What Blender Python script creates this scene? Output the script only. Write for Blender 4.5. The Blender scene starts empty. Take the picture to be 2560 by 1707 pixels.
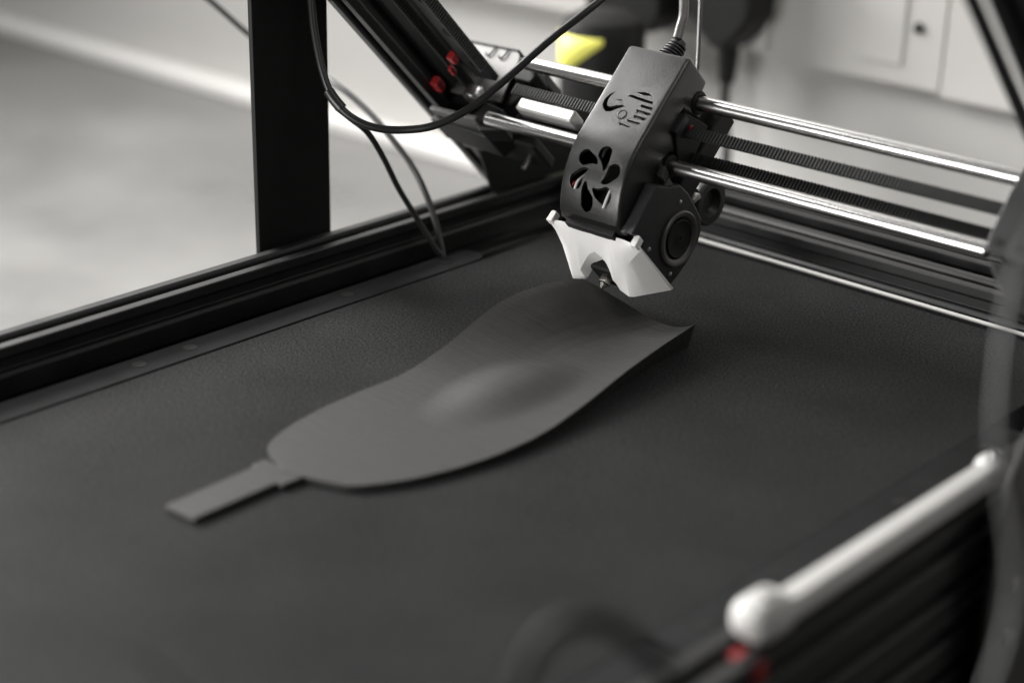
import bpy, bmesh, math, random
from mathutils import Matrix, Vector
random.seed(7)
SC = bpy.context.scene
COL = SC.collection

# ------------------------------------------------------------------ camera
CAM = Vector((0.490, -0.700, 0.340))
YAW, PIT, ROL = math.radians(-41.9625), math.radians(22.2924), math.radians(1.3378)
fw = Vector((math.sin(YAW) * math.cos(PIT), math.cos(YAW) * math.cos(PIT), -math.sin(PIT)))
rt = Vector((math.cos(YAW), -math.sin(YAW), 0.0))
up = rt.cross(fw)
rt, up = (math.cos(ROL) * rt + math.sin(ROL) * up), (-math.sin(ROL) * rt + math.cos(ROL) * up)
cd = bpy.data.cameras.new('camera')
cam = bpy.data.objects.new('camera', cd)
COL.objects.link(cam)
cam.matrix_world = Matrix(((rt.x, up.x, -fw.x, CAM.x), (rt.y, up.y, -fw.y, CAM.y), (rt.z, up.z, -fw.z, CAM.z), (0, 0, 0, 1)))
cd.sensor_width = 36.0
cd.lens = 61.86
cd.clip_start = 0.02
cd.clip_end = 50.0
cd.dof.use_dof = True
cd.dof.focus_distance = 0.915
cd.dof.aperture_fstop = 3.6
cd.dof.aperture_blades = 0
SC.camera = cam

# ------------------------------------------------------------------ light
world = bpy.data.worlds.new('World')
SC.world = world
world.use_nodes = True
bg = world.node_tree.nodes['Background']
bg.inputs[0].default_value = (0.93, 0.96, 1.0, 1)
bg.inputs[1].default_value = 0.03


def area(name, loc, target, sx, sy, power, col=(1, 1, 1), spread=180):
    l = bpy.data.lights.new(name, 'AREA')
    l.shape = 'RECTANGLE'
    l.size, l.size_y = sx, sy
    l.energy = power
    l.color = col
    l.spread = math.radians(spread)
    o = bpy.data.objects.new(name, l)
    COL.objects.link(o)
    o.location = loc
    d = Vector(target) - Vector(loc)
    o.rotation_euler = d.to_track_quat('-Z', 'Y').to_euler()
    return o


WARM = (1.0, 0.988, 0.968)
area('side_window_light', (-1.65, -0.35, 0.82), (-0.05, -0.2, 0.0), 1.1, 0.6, 18.5, WARM, 72)   # window on the left
area('ceiling_light', (-1.1, -0.5, 1.3), (-0.05, -0.1, 0.03), 0.55, 0.5, 12.5, WARM)         # panel high on the left
area('back_window_light', (-0.5, 0.44, 0.85), (-0.2, -0.6, 0.1), 1.4, 0.4, 7, WARM)       # window above the trunking
area('low_front_fill', (-0.22, -0.80, 0.085), (-0.04, -0.1, 0.05), 0.34, 0.16, 4.7, WARM)        # added low fill to brighten the duct, no known lamp there
area('far_ceiling_light', (1.45, -0.45, 1.25), (0.0, -0.1, 0.03), 0.5, 0.4, 3.2, WARM)        # panel high on the right
area('wall_fill', (0.45, 0.12, 0.95), (-0.18, 0.46, 0.04), 0.5, 0.2, 0.6, WARM, 75)           # added fill that brightens the right of the wall, no fixture

SC.view_settings.view_transform = 'Standard'
SC.view_settings.look = 'None'
SC.view_settings.exposure = 0.0
SC.view_settings.gamma = 1.0
SC.view_settings.use_curve_mapping = False
SC.cycles.use_denoising = True
SC.cycles.max_bounces = 8

# ------------------------------------------------------------------ materials


def mat(name, col, rough=0.5, metal=0.0, bump=0.0, scale=400.0, var=0.0, varscale=30.0, spec=0.5, stretch=None, rvar=0.0):
    m = bpy.data.materials.new(name)
    m.use_nodes = True
    nt = m.node_tree
    b = nt.nodes['Principled BSDF']
    b.inputs['Base Color'].default_value = (*col, 1)
    b.inputs['Roughness'].default_value = rough
    b.inputs['Metallic'].default_value = metal
    b.inputs['Specular IOR Level'].default_value = spec
    tc = nt.nodes.new('ShaderNodeTexCoord')
    src = tc.outputs['Object']
    if stretch:
        mp = nt.nodes.new('ShaderNodeMapping')
        mp.inputs['Scale'].default_value = stretch
        nt.links.new(src, mp.inputs['Vector'])
        src = mp.outputs['Vector']
    if bump > 0:
        n = nt.nodes.new('ShaderNodeTexNoise')
        n.inputs['Scale'].default_value = scale
        n.inputs['Detail'].default_value = 3
        nt.links.new(src, n.inputs['Vector'])
        bp = nt.nodes.new('ShaderNodeBump')
        bp.inputs['Strength'].default_value = bump
        bp.inputs['Distance'].default_value = 0.0006
        nt.links.new(n.outputs['Fac'], bp.inputs['Height'])
        nt.links.new(bp.outputs['Normal'], b.inputs['Normal'])
    if var > 0:
        n2 = nt.nodes.new('ShaderNodeTexNoise')
        n2.inputs['Scale'].default_value = varscale
        n2.inputs['Detail'].default_value = 5
        nt.links.new(tc.outputs['Object'], n2.inputs['Vector'])
        r = nt.nodes.new('ShaderNodeMapRange')
        r.inputs['From Min'].default_value = 0.3
        r.inputs['From Max'].default_value = 0.7
        r.inputs['To Min'].default_value = 1 - var
        r.inputs['To Max'].default_value = 1 + var
        nt.links.new(n2.outputs['Fac'], r.inputs['Value'])
        mx = nt.nodes.new('ShaderNodeMix')
        mx.data_type = 'RGBA'
        mx.blend_type = 'MULTIPLY'
        mx.inputs['Factor'].default_value = 1
        mx.inputs[6].default_value = (*col, 1)
        nt.links.new(r.outputs['Result'], mx.inputs[7])
        nt.links.new(mx.outputs[2], b.inputs['Base Color'])
        if rvar > 0:
            r2 = nt.nodes.new('ShaderNodeMapRange')
            r2.inputs['From Min'].default_value = 0.3
            r2.inputs['From Max'].default_value = 0.7
            r2.inputs['To Min'].default_value = max(0.02, rough - rvar)
            r2.inputs['To Max'].default_value = min(1, rough + rvar)
            nt.links.new(n2.outputs['Fac'], r2.inputs['Value'])
            nt.links.new(r2.outputs['Result'], b.inputs['Roughness'])
    return m


M = {}
M['frame'] = mat('black_anodised', (0.007, 0.007, 0.0075), 0.46, 0, 0.08, 900, 0.15, 40, rvar=0.08)
M['black'] = mat('black_steel', (0.0045, 0.0045, 0.0045), 0.6, 0, 0.1, 1500, 0.2, 60, spec=0.3)
M['dark_plastic'] = mat('dark_plastic', (0.018, 0.018, 0.019), 0.5, 0, 0.15, 1600, 0.15, 80)
M['rubber'] = mat('belt_rubber', (0.022, 0.022, 0.022), 0.55, 0, 0.1, 1500, 0.1, 90)
M['cable'] = mat('cable_rubber', (0.012, 0.012, 0.012), 0.38, 0, 0.05, 900, 0.15, 90)
M['cable_grey'] = mat('cable_grey', (0.034, 0.033, 0.032), 0.45, 0, 0.1, 1500, 0.15, 90)
M['cover'] = mat('cover_powder', (0.013, 0.0128, 0.0126), 0.32, 0, 0.22, 2600, 0.06, 120, spec=0.7, stretch=(1.0, 0.25, 1.0))
M['chrome'] = mat('chrome', (0.62, 0.613, 0.60), 0.25, 1.0, 0.02, 900, 0.05, 30)
M['steel'] = mat('steel', (0.55, 0.54, 0.53), 0.28, 1.0, 0.05, 900, 0.08, 60)
M['silver'] = mat('silver_block', (0.75, 0.74, 0.72), 0.35, 0.6, 0.05, 900, 0.05, 60)
M['white_print'] = mat('white_print', (0.88, 0.865, 0.845), 0.42, 0, 0.12, 700, 0.03, 90, stretch=(0.2, 3.0, 0.2))
M['white_plastic'] = mat('white_plastic', (0.54, 0.53, 0.515), 0.4, 0, 0.03, 300, 0.04, 40)
M['red'] = mat('red_plastic', (0.24, 0.010, 0.012), 0.5, 0, 0.05, 800, 0.1, 90)
M['yellow'] = mat('yellow_label', (0.96, 0.92, 0.18), 0.55, 0, 0.03, 400, 0.05, 60)
M['plate'] = mat('side_plate', (0.022, 0.022, 0.0225), 0.7, 0, 0.15, 2200, 0.12, 50, spec=0.05)
M['bracket'] = mat('grey_bracket', (0.040, 0.039, 0.038), 0.45, 0, 0.1, 1500, 0.1, 60)
M['sheet'] = mat('satin_sheet', (0.12, 0.117, 0.114), 0.42, 0.5, 0.05, 900, 0.06, 60)
M['table'] = mat('table_white', (0.195, 0.191, 0.186), 0.38, 0, 0.06, 40, 0.20, 5.5, rvar=0.12)
M['wall'] = mat('wall_paint', (0.56, 0.549, 0.532), 0.7, 0, 0.1, 250, 0.04, 5.0)
M['trunk'] = mat('trunking_white', (0.56, 0.547, 0.528), 0.45, 0, 0.03, 250, 0.05, 6.0)
M['nozzle'] = mat('nozzle_metal', (0.42, 0.40, 0.37), 0.25, 1.0, 0.1, 1200, 0.3, 300)
M['hose'] = mat('braided_hose', (0.17, 0.165, 0.16), 0.4, 0.7, 0.3, 1600, 0.2, 300)

# conveyor belt: matt coated fabric with fine grain, its sparkle put into the colour
m = mat('belt_surface', (0.029, 0.0291, 0.0294), 0.5, spec=0.16)
nt = m.node_tree
b = nt.nodes['Principled BSDF']
tc = nt.nodes.new('ShaderNodeTexCoord')
n1 = nt.nodes.new('ShaderNodeTexNoise')
n1.inputs['Scale'].default_value = 880
n1.inputs['Detail'].default_value = 4
n1.inputs['Roughness'].default_value = 0.7
n2 = nt.nodes.new('ShaderNodeTexNoise')
n2.inputs['Scale'].default_value = 18
n2.inputs['Detail'].default_value = 6
v = nt.nodes.new('ShaderNodeTexVoronoi')
v.inputs['Scale'].default_value = 1150
for n in (n1, n2, v):
    nt.links.new(tc.outputs['Object'], n.inputs['Vector'])
bp = nt.nodes.new('ShaderNodeBump')
bp.inputs['Strength'].default_value = 0.35
bp.inputs['Distance'].default_value = 0.0007
nt.links.new(n1.outputs['Fac'], bp.inputs['Height'])
nt.links.new(bp.outputs['Normal'], b.inputs['Normal'])
r1 = nt.nodes.new('ShaderNodeMapRange')
r1.inputs['From Min'].default_value = 0.35
r1.inputs['From Max'].default_value = 0.75
r1.inputs['To Min'].default_value = 0.2
r1.inputs['To Max'].default_value = 2.35
nt.links.new(n1.outputs['Fac'], r1.inputs['Value'])
r2 = nt.nodes.new('ShaderNodeMapRange')
r2.inputs['From Min'].default_value = 0.3
r2.inputs['From Max'].default_value = 0.7
r2.inputs['To Min'].default_value = 0.86
r2.inputs['To Max'].default_value = 1.14
nt.links.new(n2.outputs['Fac'], r2.inputs['Value'])
sp = nt.nodes.new('ShaderNodeMapRange')      # tiny bright flecks: glints put into the colour
sp.inputs['From Min'].default_value = 0.93
sp.inputs['From Max'].default_value = 1.0
sp.inputs['To Min'].default_value = 1.0
sp.inputs['To Max'].default_value = 1.5
sx = nt.nodes.new('ShaderNodeSeparateColor')
nt.links.new(v.outputs['Color'], sx.inputs['Color'])
nt.links.new(sx.outputs['Red'], sp.inputs['Value'])
m1 = nt.nodes.new('ShaderNodeMath'); m1.operation = 'MULTIPLY'
m2 = nt.nodes.new('ShaderNodeMath'); m2.operation = 'MULTIPLY'
nt.links.new(r1.outputs['Result'], m1.inputs[0]); nt.links.new(r2.outputs['Result'], m1.inputs[1])
nt.links.new(m1.outputs[0], m2.inputs[0]); nt.links.new(sp.outputs['Result'], m2.inputs[1])
mx = nt.nodes.new('ShaderNodeMix'); mx.data_type = 'RGBA'; mx.blend_type = 'MULTIPLY'
mx.inputs['Factor'].default_value = 1
mx.inputs[6].default_value = (0.029, 0.0291, 0.0294, 1)
nt.links.new(m2.outputs[0], mx.inputs[7])
nt.links.new(mx.outputs[2], b.inputs['Base Color'])
b.inputs['Specular IOR Level'].default_value = 0.5
df = nt.nodes.new('ShaderNodeBsdfDiffuse')
df.inputs['Roughness'].default_value = 0.6
nt.links.new(mx.outputs[2], df.inputs['Color'])
nt.links.new(bp.outputs['Normal'], df.inputs['Normal'])
ms_ = nt.nodes.new('ShaderNodeMixShader')        # woven, coated cloth: mostly matt, a little gloss
ms_.inputs[0].default_value = 0.16
nt.links.new(df.outputs[0], ms_.inputs[1])
nt.links.new(b.outputs[0], ms_.inputs[2])
nt.links.new(ms_.outputs[0], nt.nodes['Material Output'].inputs['Surface'])
M['belt'] = m

# printed insole: dark filament, layer lines on planes tilted 45 degrees
m = mat('printed_filament', (0.060, 0.0593, 0.0575), 0.5, spec=0.22)
nt = m.node_tree
b = nt.nodes['Principled BSDF']
tc = nt.nodes.new('ShaderNodeTexCoord')
dot = nt.nodes.new('ShaderNodeVectorMath'); dot.operation = 'DOT_PRODUCT'
dot.inputs[1].default_value = (0.0, 0.7071, 0.7071)
nt.links.new(tc.outputs['Object'], dot.inputs[0])
ms = nt.nodes.new('ShaderNodeMath'); ms.operation = 'MULTIPLY'; ms.inputs[1].default_value = 2 * math.pi / 0.0012
nt.links.new(dot.outputs['Value'], ms.inputs[0])
sn = nt.nodes.new('ShaderNodeMath'); sn.operation = 'SINE'
nt.links.new(ms.outputs[0], sn.inputs[0])
cmb = nt.nodes.new('ShaderNodeCombineXYZ')
sep = nt.nodes.new('ShaderNodeSeparateXYZ')
nt.links.new(tc.outputs['Object'], sep.inputs[0])
mxx = nt.nodes.new('ShaderNodeMath'); mxx.operation = 'MULTIPLY'; mxx.inputs[1].default_value = 28
mdd = nt.nodes.new('ShaderNodeMath'); mdd.operation = 'MULTIPLY'; mdd.inputs[1].default_value = 650
nt.links.new(sep.outputs['X'], mxx.inputs[0]); nt.links.new(dot.outputs['Value'], mdd.inputs[0])
nt.links.new(mxx.outputs[0], cmb.inputs[0]); nt.links.new(mdd.outputs[0], cmb.inputs[1])
ns = nt.nodes.new('ShaderNodeTexNoise'); ns.inputs['Scale'].default_value = 1.0; ns.inputs['Detail'].default_value = 3
nt.links.new(cmb.outputs[0], ns.inputs['Vector'])
ng = nt.nodes.new('ShaderNodeTexNoise'); ng.inputs['Scale'].default_value = 1300; ng.inputs['Detail'].default_value = 2
nt.links.new(tc.outputs['Object'], ng.inputs['Vector'])
ad = nt.nodes.new('ShaderNodeMath'); ad.operation = 'MULTIPLY_ADD'; ad.inputs[1].default_value = 0.35
nt.links.new(sn.outputs[0], ad.inputs[0]); nt.links.new(ns.outputs['Fac'], ad.inputs[2])
ad2 = nt.nodes.new('ShaderNodeMath'); ad2.operation = 'ADD'
nt.links.new(ad.outputs[0], ad2.inputs[0]); nt.links.new(ng.outputs['Fac'], ad2.inputs[1])
bp = nt.nodes.new('ShaderNodeBump'); bp.inputs['Strength'].default_value = 0.55; bp.inputs['Distance'].default_value = 0.0003
nt.links.new(ad2.outputs[0], bp.inputs['Height'])
nt.links.new(bp.outputs['Normal'], b.inputs['Normal'])
rr = nt.nodes.new('ShaderNodeMapRange')
rr.inputs['From Min'].default_value = 0.3; rr.inputs['From Max'].default_value = 0.72
rr.inputs['To Min'].default_value = 0.64; rr.inputs['To Max'].default_value = 0.5
nt.links.new(ns.outputs['Fac'], rr.inputs['Value'])
nt.links.new(rr.outputs['Result'], b.inputs['Roughness'])
cr = nt.nodes.new('ShaderNodeMapRange')
cr.inputs['From Min'].default_value = 0.3; cr.inputs['From Max'].default_value = 0.7
cr.inputs['To Min'].default_value = 0.955; cr.inputs['To Max'].default_value = 1.05
nt.links.new(ns.outputs['Fac'], cr.inputs['Value'])
cg = nt.nodes.new('ShaderNodeMapRange')
cg.inputs['From Min'].default_value = 0.3; cg.inputs['From Max'].default_value = 0.7
cg.inputs['To Min'].default_value = 0.85; cg.inputs['To Max'].default_value = 1.15
nt.links.new(ng.outputs['Fac'], cg.inputs['Value'])
cm = nt.nodes.new('ShaderNodeMath'); cm.operation = 'MULTIPLY'
nt.links.new(cr.outputs['Result'], cm.inputs[0]); nt.links.new(cg.outputs['Result'], cm.inputs[1])
cx = nt.nodes.new('ShaderNodeMix'); cx.data_type = 'RGBA'; cx.blend_type = 'MULTIPLY'
cx.inputs['Factor'].default_value = 1
cx.inputs[6].default_value = (0.040, 0.0396, 0.0389, 1)
nt.links.new(cm.outputs[0], cx.inputs[7])
nt.links.new(cx.outputs[2], b.inputs['Base Color'])
M['insole'] = m

# ------------------------------------------------------------------ mesh helpers


def link(name, verts, faces, material, parent=None, smooth=False, bevel=0.0, seg=2, world_coords=True):
    me = bpy.data.meshes.new(name)
    me.from_pydata([tuple(v) for v in verts], [], faces)
    bm = bmesh.new(); bm.from_mesh(me)
    bmesh.ops.recalc_face_normals(bm, faces=bm.faces)
    bm.to_mesh(me); bm.free()
    me.materials.append(M[material] if isinstance(material, str) else material)
    o = bpy.data.objects.new(name, me)
    COL.objects.link(o)
    if smooth:
        for p in me.polygons:
            p.use_smooth = True
        me.set_sharp_from_angle(angle=math.radians(38))
    if bevel > 0:
        md = o.modifiers.new('bevel', 'BEVEL')
        md.width = bevel; md.segments = seg; md.limit_method = 'ANGLE'; md.angle_limit = math.radians(32)
    if parent is not None:
        o.parent = parent
        if world_coords:
            o.matrix_parent_inverse = parent.matrix_basis.inverted()
    return o


def empty(name, loc, label, cat, group=None, matrix=None):
    o = bpy.data.objects.new(name, None)
    COL.objects.link(o)
    if matrix is not None:
        o.matrix_basis = matrix
    else:
        o.location = loc
    o.empty_display_size = 0.02
    tag(o, label, cat, group)
    return o


def tag(o, label, cat, group=None):
    o['label'] = label
    o['category'] = cat
    if group:
        o['group'] = group
    return o


def boxv(x0, x1, y0, y1, z0, z1):
    v = [(x0, y0, z0), (x1, y0, z0), (x1, y1, z0), (x0, y1, z0), (x0, y0, z1), (x1, y0, z1), (x1, y1, z1), (x0, y1, z1)]
    f = [(0, 3, 2, 1), (4, 5, 6, 7), (0, 1, 5, 4), (1, 2, 6, 5), (2, 3, 7, 6), (3, 0, 4, 7)]
    return v, f


def box(name, x0, x1, y0, y1, z0, z1, material, parent=None, bevel=0.0006, wc=True):
    v, f = boxv(x0, x1, y0, y1, z0, z1)
    return link(name, v, f, material, parent, bevel=bevel, world_coords=wc)


def prism(poly, o, u, v, w, t0, t1):
    """polygon (a,b) in the plane o + a u + b v, extruded along w from t0 to t1"""
    o, u, v, w = Vector(o), Vector(u), Vector(v), Vector(w)
    n = len(poly)
    vs = [o + u * a + v * b + w * t0 for a, b in poly] + [o + u * a + v * b + w * t1 for a, b in poly]
    fs = [tuple(range(n - 1, -1, -1)), tuple(range(n, 2 * n))]
    fs += [(i, (i + 1) % n, n + (i + 1) % n, n + i) for i in range(n)]
    return vs, fs


def catmull(pts, sub=8):
    P = [Vector(p) for p in pts]
    P = [P[0] * 2 - P[1]] + P + [P[-1] * 2 - P[-2]]
    out = []
    for i in range(1, len(P) - 2):
        for k in range(sub):
            t = k / sub
            a, b_, c, d = P[i - 1], P[i], P[i + 1], P[i + 2]
            out.append(0.5 * ((2 * b_) + (c - a) * t + (2 * a - 5 * b_ + 4 * c - d) * t * t + (3 * b_ - a - 3 * c + d) * t ** 3))
    out.append(P[-2])
    return out


def tube(pts, r, seg=14, radii=None, caps=True):
    P = [Vector(p) for p in pts]
    vs, fs = [], []
    prev = None
    for i, p in enumerate(P):
        t = (P[min(i + 1, len(P) - 1)] - P[max(i - 1, 0)]).normalized()
        if prev is None:
            a = Vector((0, 0, 1)) if abs(t.z) < 0.9 else Vector((1, 0, 0))
            u = t.cross(a).normalized()
        else:
            u = (prev - t * prev.dot(t)).normalized()
        prev = u
        w = t.cross(u)
        rr_ = radii[i] if radii else r
        for k in range(seg):
            a = 2 * math.pi * k / seg
            vs.append(p + (u * math.cos(a) + w * math.sin(a)) * rr_)
    for i in range(len(P) - 1):
        for k in range(seg):
            a, b_ = i * seg + k, i * seg + (k + 1) % seg
            fs.append((a, b_, b_ + seg, a + seg))
    if caps:
        fs.append(tuple(range(seg - 1, -1, -1)))
        L = (len(P) - 1) * seg
        fs.append(tuple(range(L, L + seg)))
    return vs, fs


def cyl(p0, p1, r, seg=24):
    return tube([p0, p1], r, seg)


def lathe(prof, o, axis, seg=32, closed=True):
    """prof: list of (t, r) along axis from o"""
    axis = Vector(axis).normalized()
    pts = [Vector(o) + axis * t for t, r in prof]
    a = Vector((0, 0, 1)) if abs(axis.z) < 0.9 else Vector((1, 0, 0))
    u = axis.cross(a).normalized(); w = axis.cross(u)
    vs, fs = [], []
    for p, (t, r) in zip(pts, prof):
        for k in range(seg):
            an = 2 * math.pi * k / seg
            vs.append(p + (u * math.cos(an) + w * math.sin(an)) * max(r, 1e-5))
    for i in range(len(prof) - 1):
        for k in range(seg):
            x, y = i * seg + k, i * seg + (k + 1) % seg
            fs.append((x, y, y + seg, x + seg))
    if closed:
        fs.append(tuple(range(seg - 1, -1, -1)))
        L = (len(prof) - 1) * seg
        fs.append(tuple(range(L, L + seg)))
    return vs, fs


def merge(*parts):
    V, F = [], []
    for vs, fs in parts:
        o = len(V)
        V += [Vector(p) for p in vs]
        F += [tuple(i + o for i in f) for f in fs]
    return V, F


def slot_profile(w, h, mm=0.001):
    """outline of slotted aluminium extrusion w x h (in mm, multiples of 20) from its lower left corner"""
    def side(L):
        out = [(0, 0)]
        for k in range(int(L // 20)):
            c = 10 + 20 * k
            out += [(c - 4.6, 0), (c - 3.1, 1.5), (c - 3.1, 4.3), (c + 3.1, 4.3), (c + 3.1, 1.5), (c + 4.6, 0)]
        return out
    P = [(a, d) for a, d in side(w)]
    P += [(w - d, a) for a, d in side(h)]
    P += [(w - a, h - d) for a, d in side(w)]
    P += [(d, h - a) for a, d in side(h)]
    return [(a * mm, b_ * mm) for a, b_ in P]


def extrusion(name, w, h, o, u, v, ax, t0, t1, material, parent, bevel=0.0007):
    vs, fs = prism(slot_profile(w, h), o, u, v, ax, t0, t1)
    return link(name, vs, fs, material, parent, bevel=bevel)


def toothed(L, width, pitch=0.002, thick=0.0010, tooth=0.0008):
    """toothed belt along local x, teeth towards +z, width along y; returns verts, faces"""
    n = int(L / pitch)
    prof = []
    for i in range(n):
        x = i * pitch
        prof += [(x, 0), (x + 0.42 * pitch, 0), (x + 0.55 * pitch, tooth), (x + 0.9 * pitch, tooth)]
    prof.append((n * pitch, 0))
    vs = []
    for x, z in prof:
        vs += [(x, -width / 2, z), (x, width / 2, z), (x, -width / 2, -thick), (x, width / 2, -thick)]
    fs = []
    for i in range(len(prof) - 1):
        a, b_ = 4 * i, 4 * i + 4
        fs += [(a, b_, b_ + 1, a + 1), (a + 2, a + 3, b_ + 3, b_ + 2), (a, a + 2, b_ + 2, b_), (a + 1, b_ + 1, b_ + 3, a + 3)]
    fs += [(0, 1, 3, 2)]
    e = 4 * (len(prof) - 1)
    fs += [(e, e + 2, e + 3, e + 1)]
    return vs, fs


def xf(mesh, o, ex, ey, ez):
    o, ex, ey, ez = Vector(o), Vector(ex), Vector(ey), Vector(ez)
    return [o + ex * p[0] + ey * p[1] + ez * p[2] for p in mesh[0]], mesh[1]


# ------------------------------------------------------------------ axes of the tilted gantry
q = math.sqrt(0.5)
T = Vector((-0.0517, -0.0288, 0.0178))          # nozzle tip
EX = Vector((1, 0, 0))
EU = Vector((0, q, q))                          # up the head
EW = Vector((0, -q, q))                         # out of the cover, along the sloping beams
HM = Matrix(((EX.x, EU.x, EW.x, T.x), (EX.y, EU.y, EW.y, T.y), (EX.z, EU.z, EW.z, T.z), (0, 0, 0, 1)))


def H(x, u, w):
    """head coordinates in mm -> world"""
    return T + EX * x / 1000 + EU * u / 1000 + EW * w / 1000


def hl(x, u, w):
    return Vector((x / 1000, u / 1000, w / 1000))


# ------------------------------------------------------------------ setting
TZ = -0.13
v, f = boxv(-2.6, 1.6, -1.6, 0.4598, TZ - 0.03, TZ)
o = link('table', v, f, 'table'); o['kind'] = 'structure'
v, f = boxv(-2.6, 1.6, 0.46, 0.50, TZ - 0.03, 1.2)
o = link('wall', v, f, 'wall'); o['kind'] = 'structure'
v, f = boxv(-2.4, 1.4, 0.428, 0.4598, TZ, TZ + 0.013)
o = link('skirting', v, f, 'white_print', bevel=0.003); o['kind'] = 'structure'

tr = empty('wall_trunking', (-0.45, 0.46, 0.027), 'white boxed cable trunking fixed along the wall behind the printer', 'trunking')
box('cover_panel', -1.3, -0.279, 0.440, 0.4598, 0.030, 0.16, 'trunk', tr, 0.002)
box('cover_panel', -0.2775, -0.1272, 0.448, 0.4598, 0.025, 0.16, 'trunk', tr, 0.0012)
box('cover_panel', -0.1268, 0.6, 0.4488, 0.4598, 0.022, 0.16, 'trunk', tr, 0.0008)
box('batten', -0.195, -0.160, 0.4466, 0.4478, 0.040, 0.16, 'trunk', tr, 0.0004)
v, f = lathe([(0, 0.0042), (0.0015, 0.0040), (0.0022, 0.0026), (0.0022, 0.0018), (0.0014, 0.0016)], (-0.149, 0.4478, 0.070), (0, -1, 0), 20)
link('screw', v, f, 'cable_grey', tr, smooth=True)


def plug(name, label, x0, x1, zb, zt, depth, neck):
    e = empty(name, ((x0 + x1) / 2, 0.44, zb), label, 'plug', 'black plugs in the wall sockets')
    cx = (x0 + x1) / 2
    if neck:
        poly = [(x0, zb + 0.014), (x0 + 0.012, zb), (cx - 0.007, zb - 0.012), (cx + 0.007, zb - 0.012), (x1 - 0.010, zb), (x1, zb + 0.014), (x1, zt), (x0, zt)]
    else:
        poly = [(x0, zb), (x1 - 0.012, zb + 0.002), (x1, zb + 0.016), (x1, zt), (x0, zt)]
    vs, fs = prism(poly, (0, 0.4398, 0), (1, 0, 0), (0, 0, 1), (0, -1, 0), 0, depth)
    link('body', vs, fs, 'black', e, bevel=0.005)
    if neck:
        vs, fs = tube([(cx, 0.4398 - depth / 2, zb - 0.010), (cx, 0.4398 - depth / 2, zb - 0.022), (cx, 0.4398 - depth / 2, zb - 0.040)], 0.008, 16, radii=[0.009, 0.0085, 0.0065])
        link('strain_relief', vs, fs, 'black', e, smooth=True)
        vs, fs = tube(catmull([(cx, 0.4398 - depth / 2, zb - 0.036), (cx, 0.4398 - depth / 2, zb - 0.06), (cx + 0.006, 0.42, zb - 0.09), (cx + 0.014, 0.415, zb - 0.125), (cx + 0.05, 0.41, TZ + 0.004), (cx + 0.25, 0.40, TZ + 0.004)]), 0.0038, 12)
        link('cord', vs, fs, 'cable', e, smooth=True)
    return e


plug('power_adapter', 'boxy black power adapter plugged into the wall left of the head', -0.432, -0.352, 0.034, 0.12, 0.036, False)
plug('mains_plug', 'black mains plug with its cord hanging down the wall', -0.329, -0.268, 0.047, 0.13, 0.036, True)

# bottle with a yellow label behind the rods
bc = Vector((-0.338, 0.315, TZ))
bo = empty('black_bottle', bc, 'black bottle with a yellow label standing behind the chrome rods', 'bottle')
v, f = lathe([(0, 0.030), (0.004, 0.032), (0.165, 0.032), (0.188, 0.032), (0.196, 0.0285), (0.201, 0.019), (0.203, 0.010), (0.203, 0.0)], bc, (0, 0, 1), 48)
link('body', v, f, 'black', bo, smooth=True)
vs, fs = [], []
nn = 16
for i in range(nn + 1):
    t = i / nn
    an = math.radians(-150 + 100 * t)
    zt = 0.187
    zb = 0.157 if t < 0.42 else 0.157 + (t - 0.42) / 0.58 * 0.026
    for z_, rr_ in ((zb, 0.0328), (zt, 0.0326)):
        vs.append(bc + Vector((math.cos(an) * rr_, math.sin(an) * rr_, z_)))
for i in range(nn):
    fs.append((2 * i, 2 * i + 2, 2 * i + 3, 2 * i + 1))
lab = link('paper_label', vs, fs, 'yellow', bo, smooth=True)
md = lab.modifiers.new('solidify', 'SOLIDIFY'); md.thickness = 0.0004; md.offset = 1

# ------------------------------------------------------------------ the printer frame
pr = empty('belt_printer', (0, -0.2, TZ), 'black belt 3D printer frame with slotted rails, sloping beams and a wide grey belt', 'printer')

# belt with rounded ends
vs, fs = [], []
prof = [(-0.60, 0.0), (0.128, 0.0)]
for k in range(1, 9):
    a = math.pi * k / 8
    prof.append((0.128 + 0.012 * math.sin(a), -0.012 + 0.012 * math.cos(a)))
prof.append((-0.60, -0.024))
for k in range(1, 8):
    a = math.pi * k / 8
    prof.append((-0.60 - 0.012 * math.sin(a), -0.012 - 0.012 * math.cos(a)))
vs, fs = prism(prof, (0, 0, 0), (0, 1, 0), (0, 0, 1), (1, 0, 0), -0.160, 0.160)
link('conveyor_belt', vs, fs, 'belt', pr, bevel=0.0004)

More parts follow.
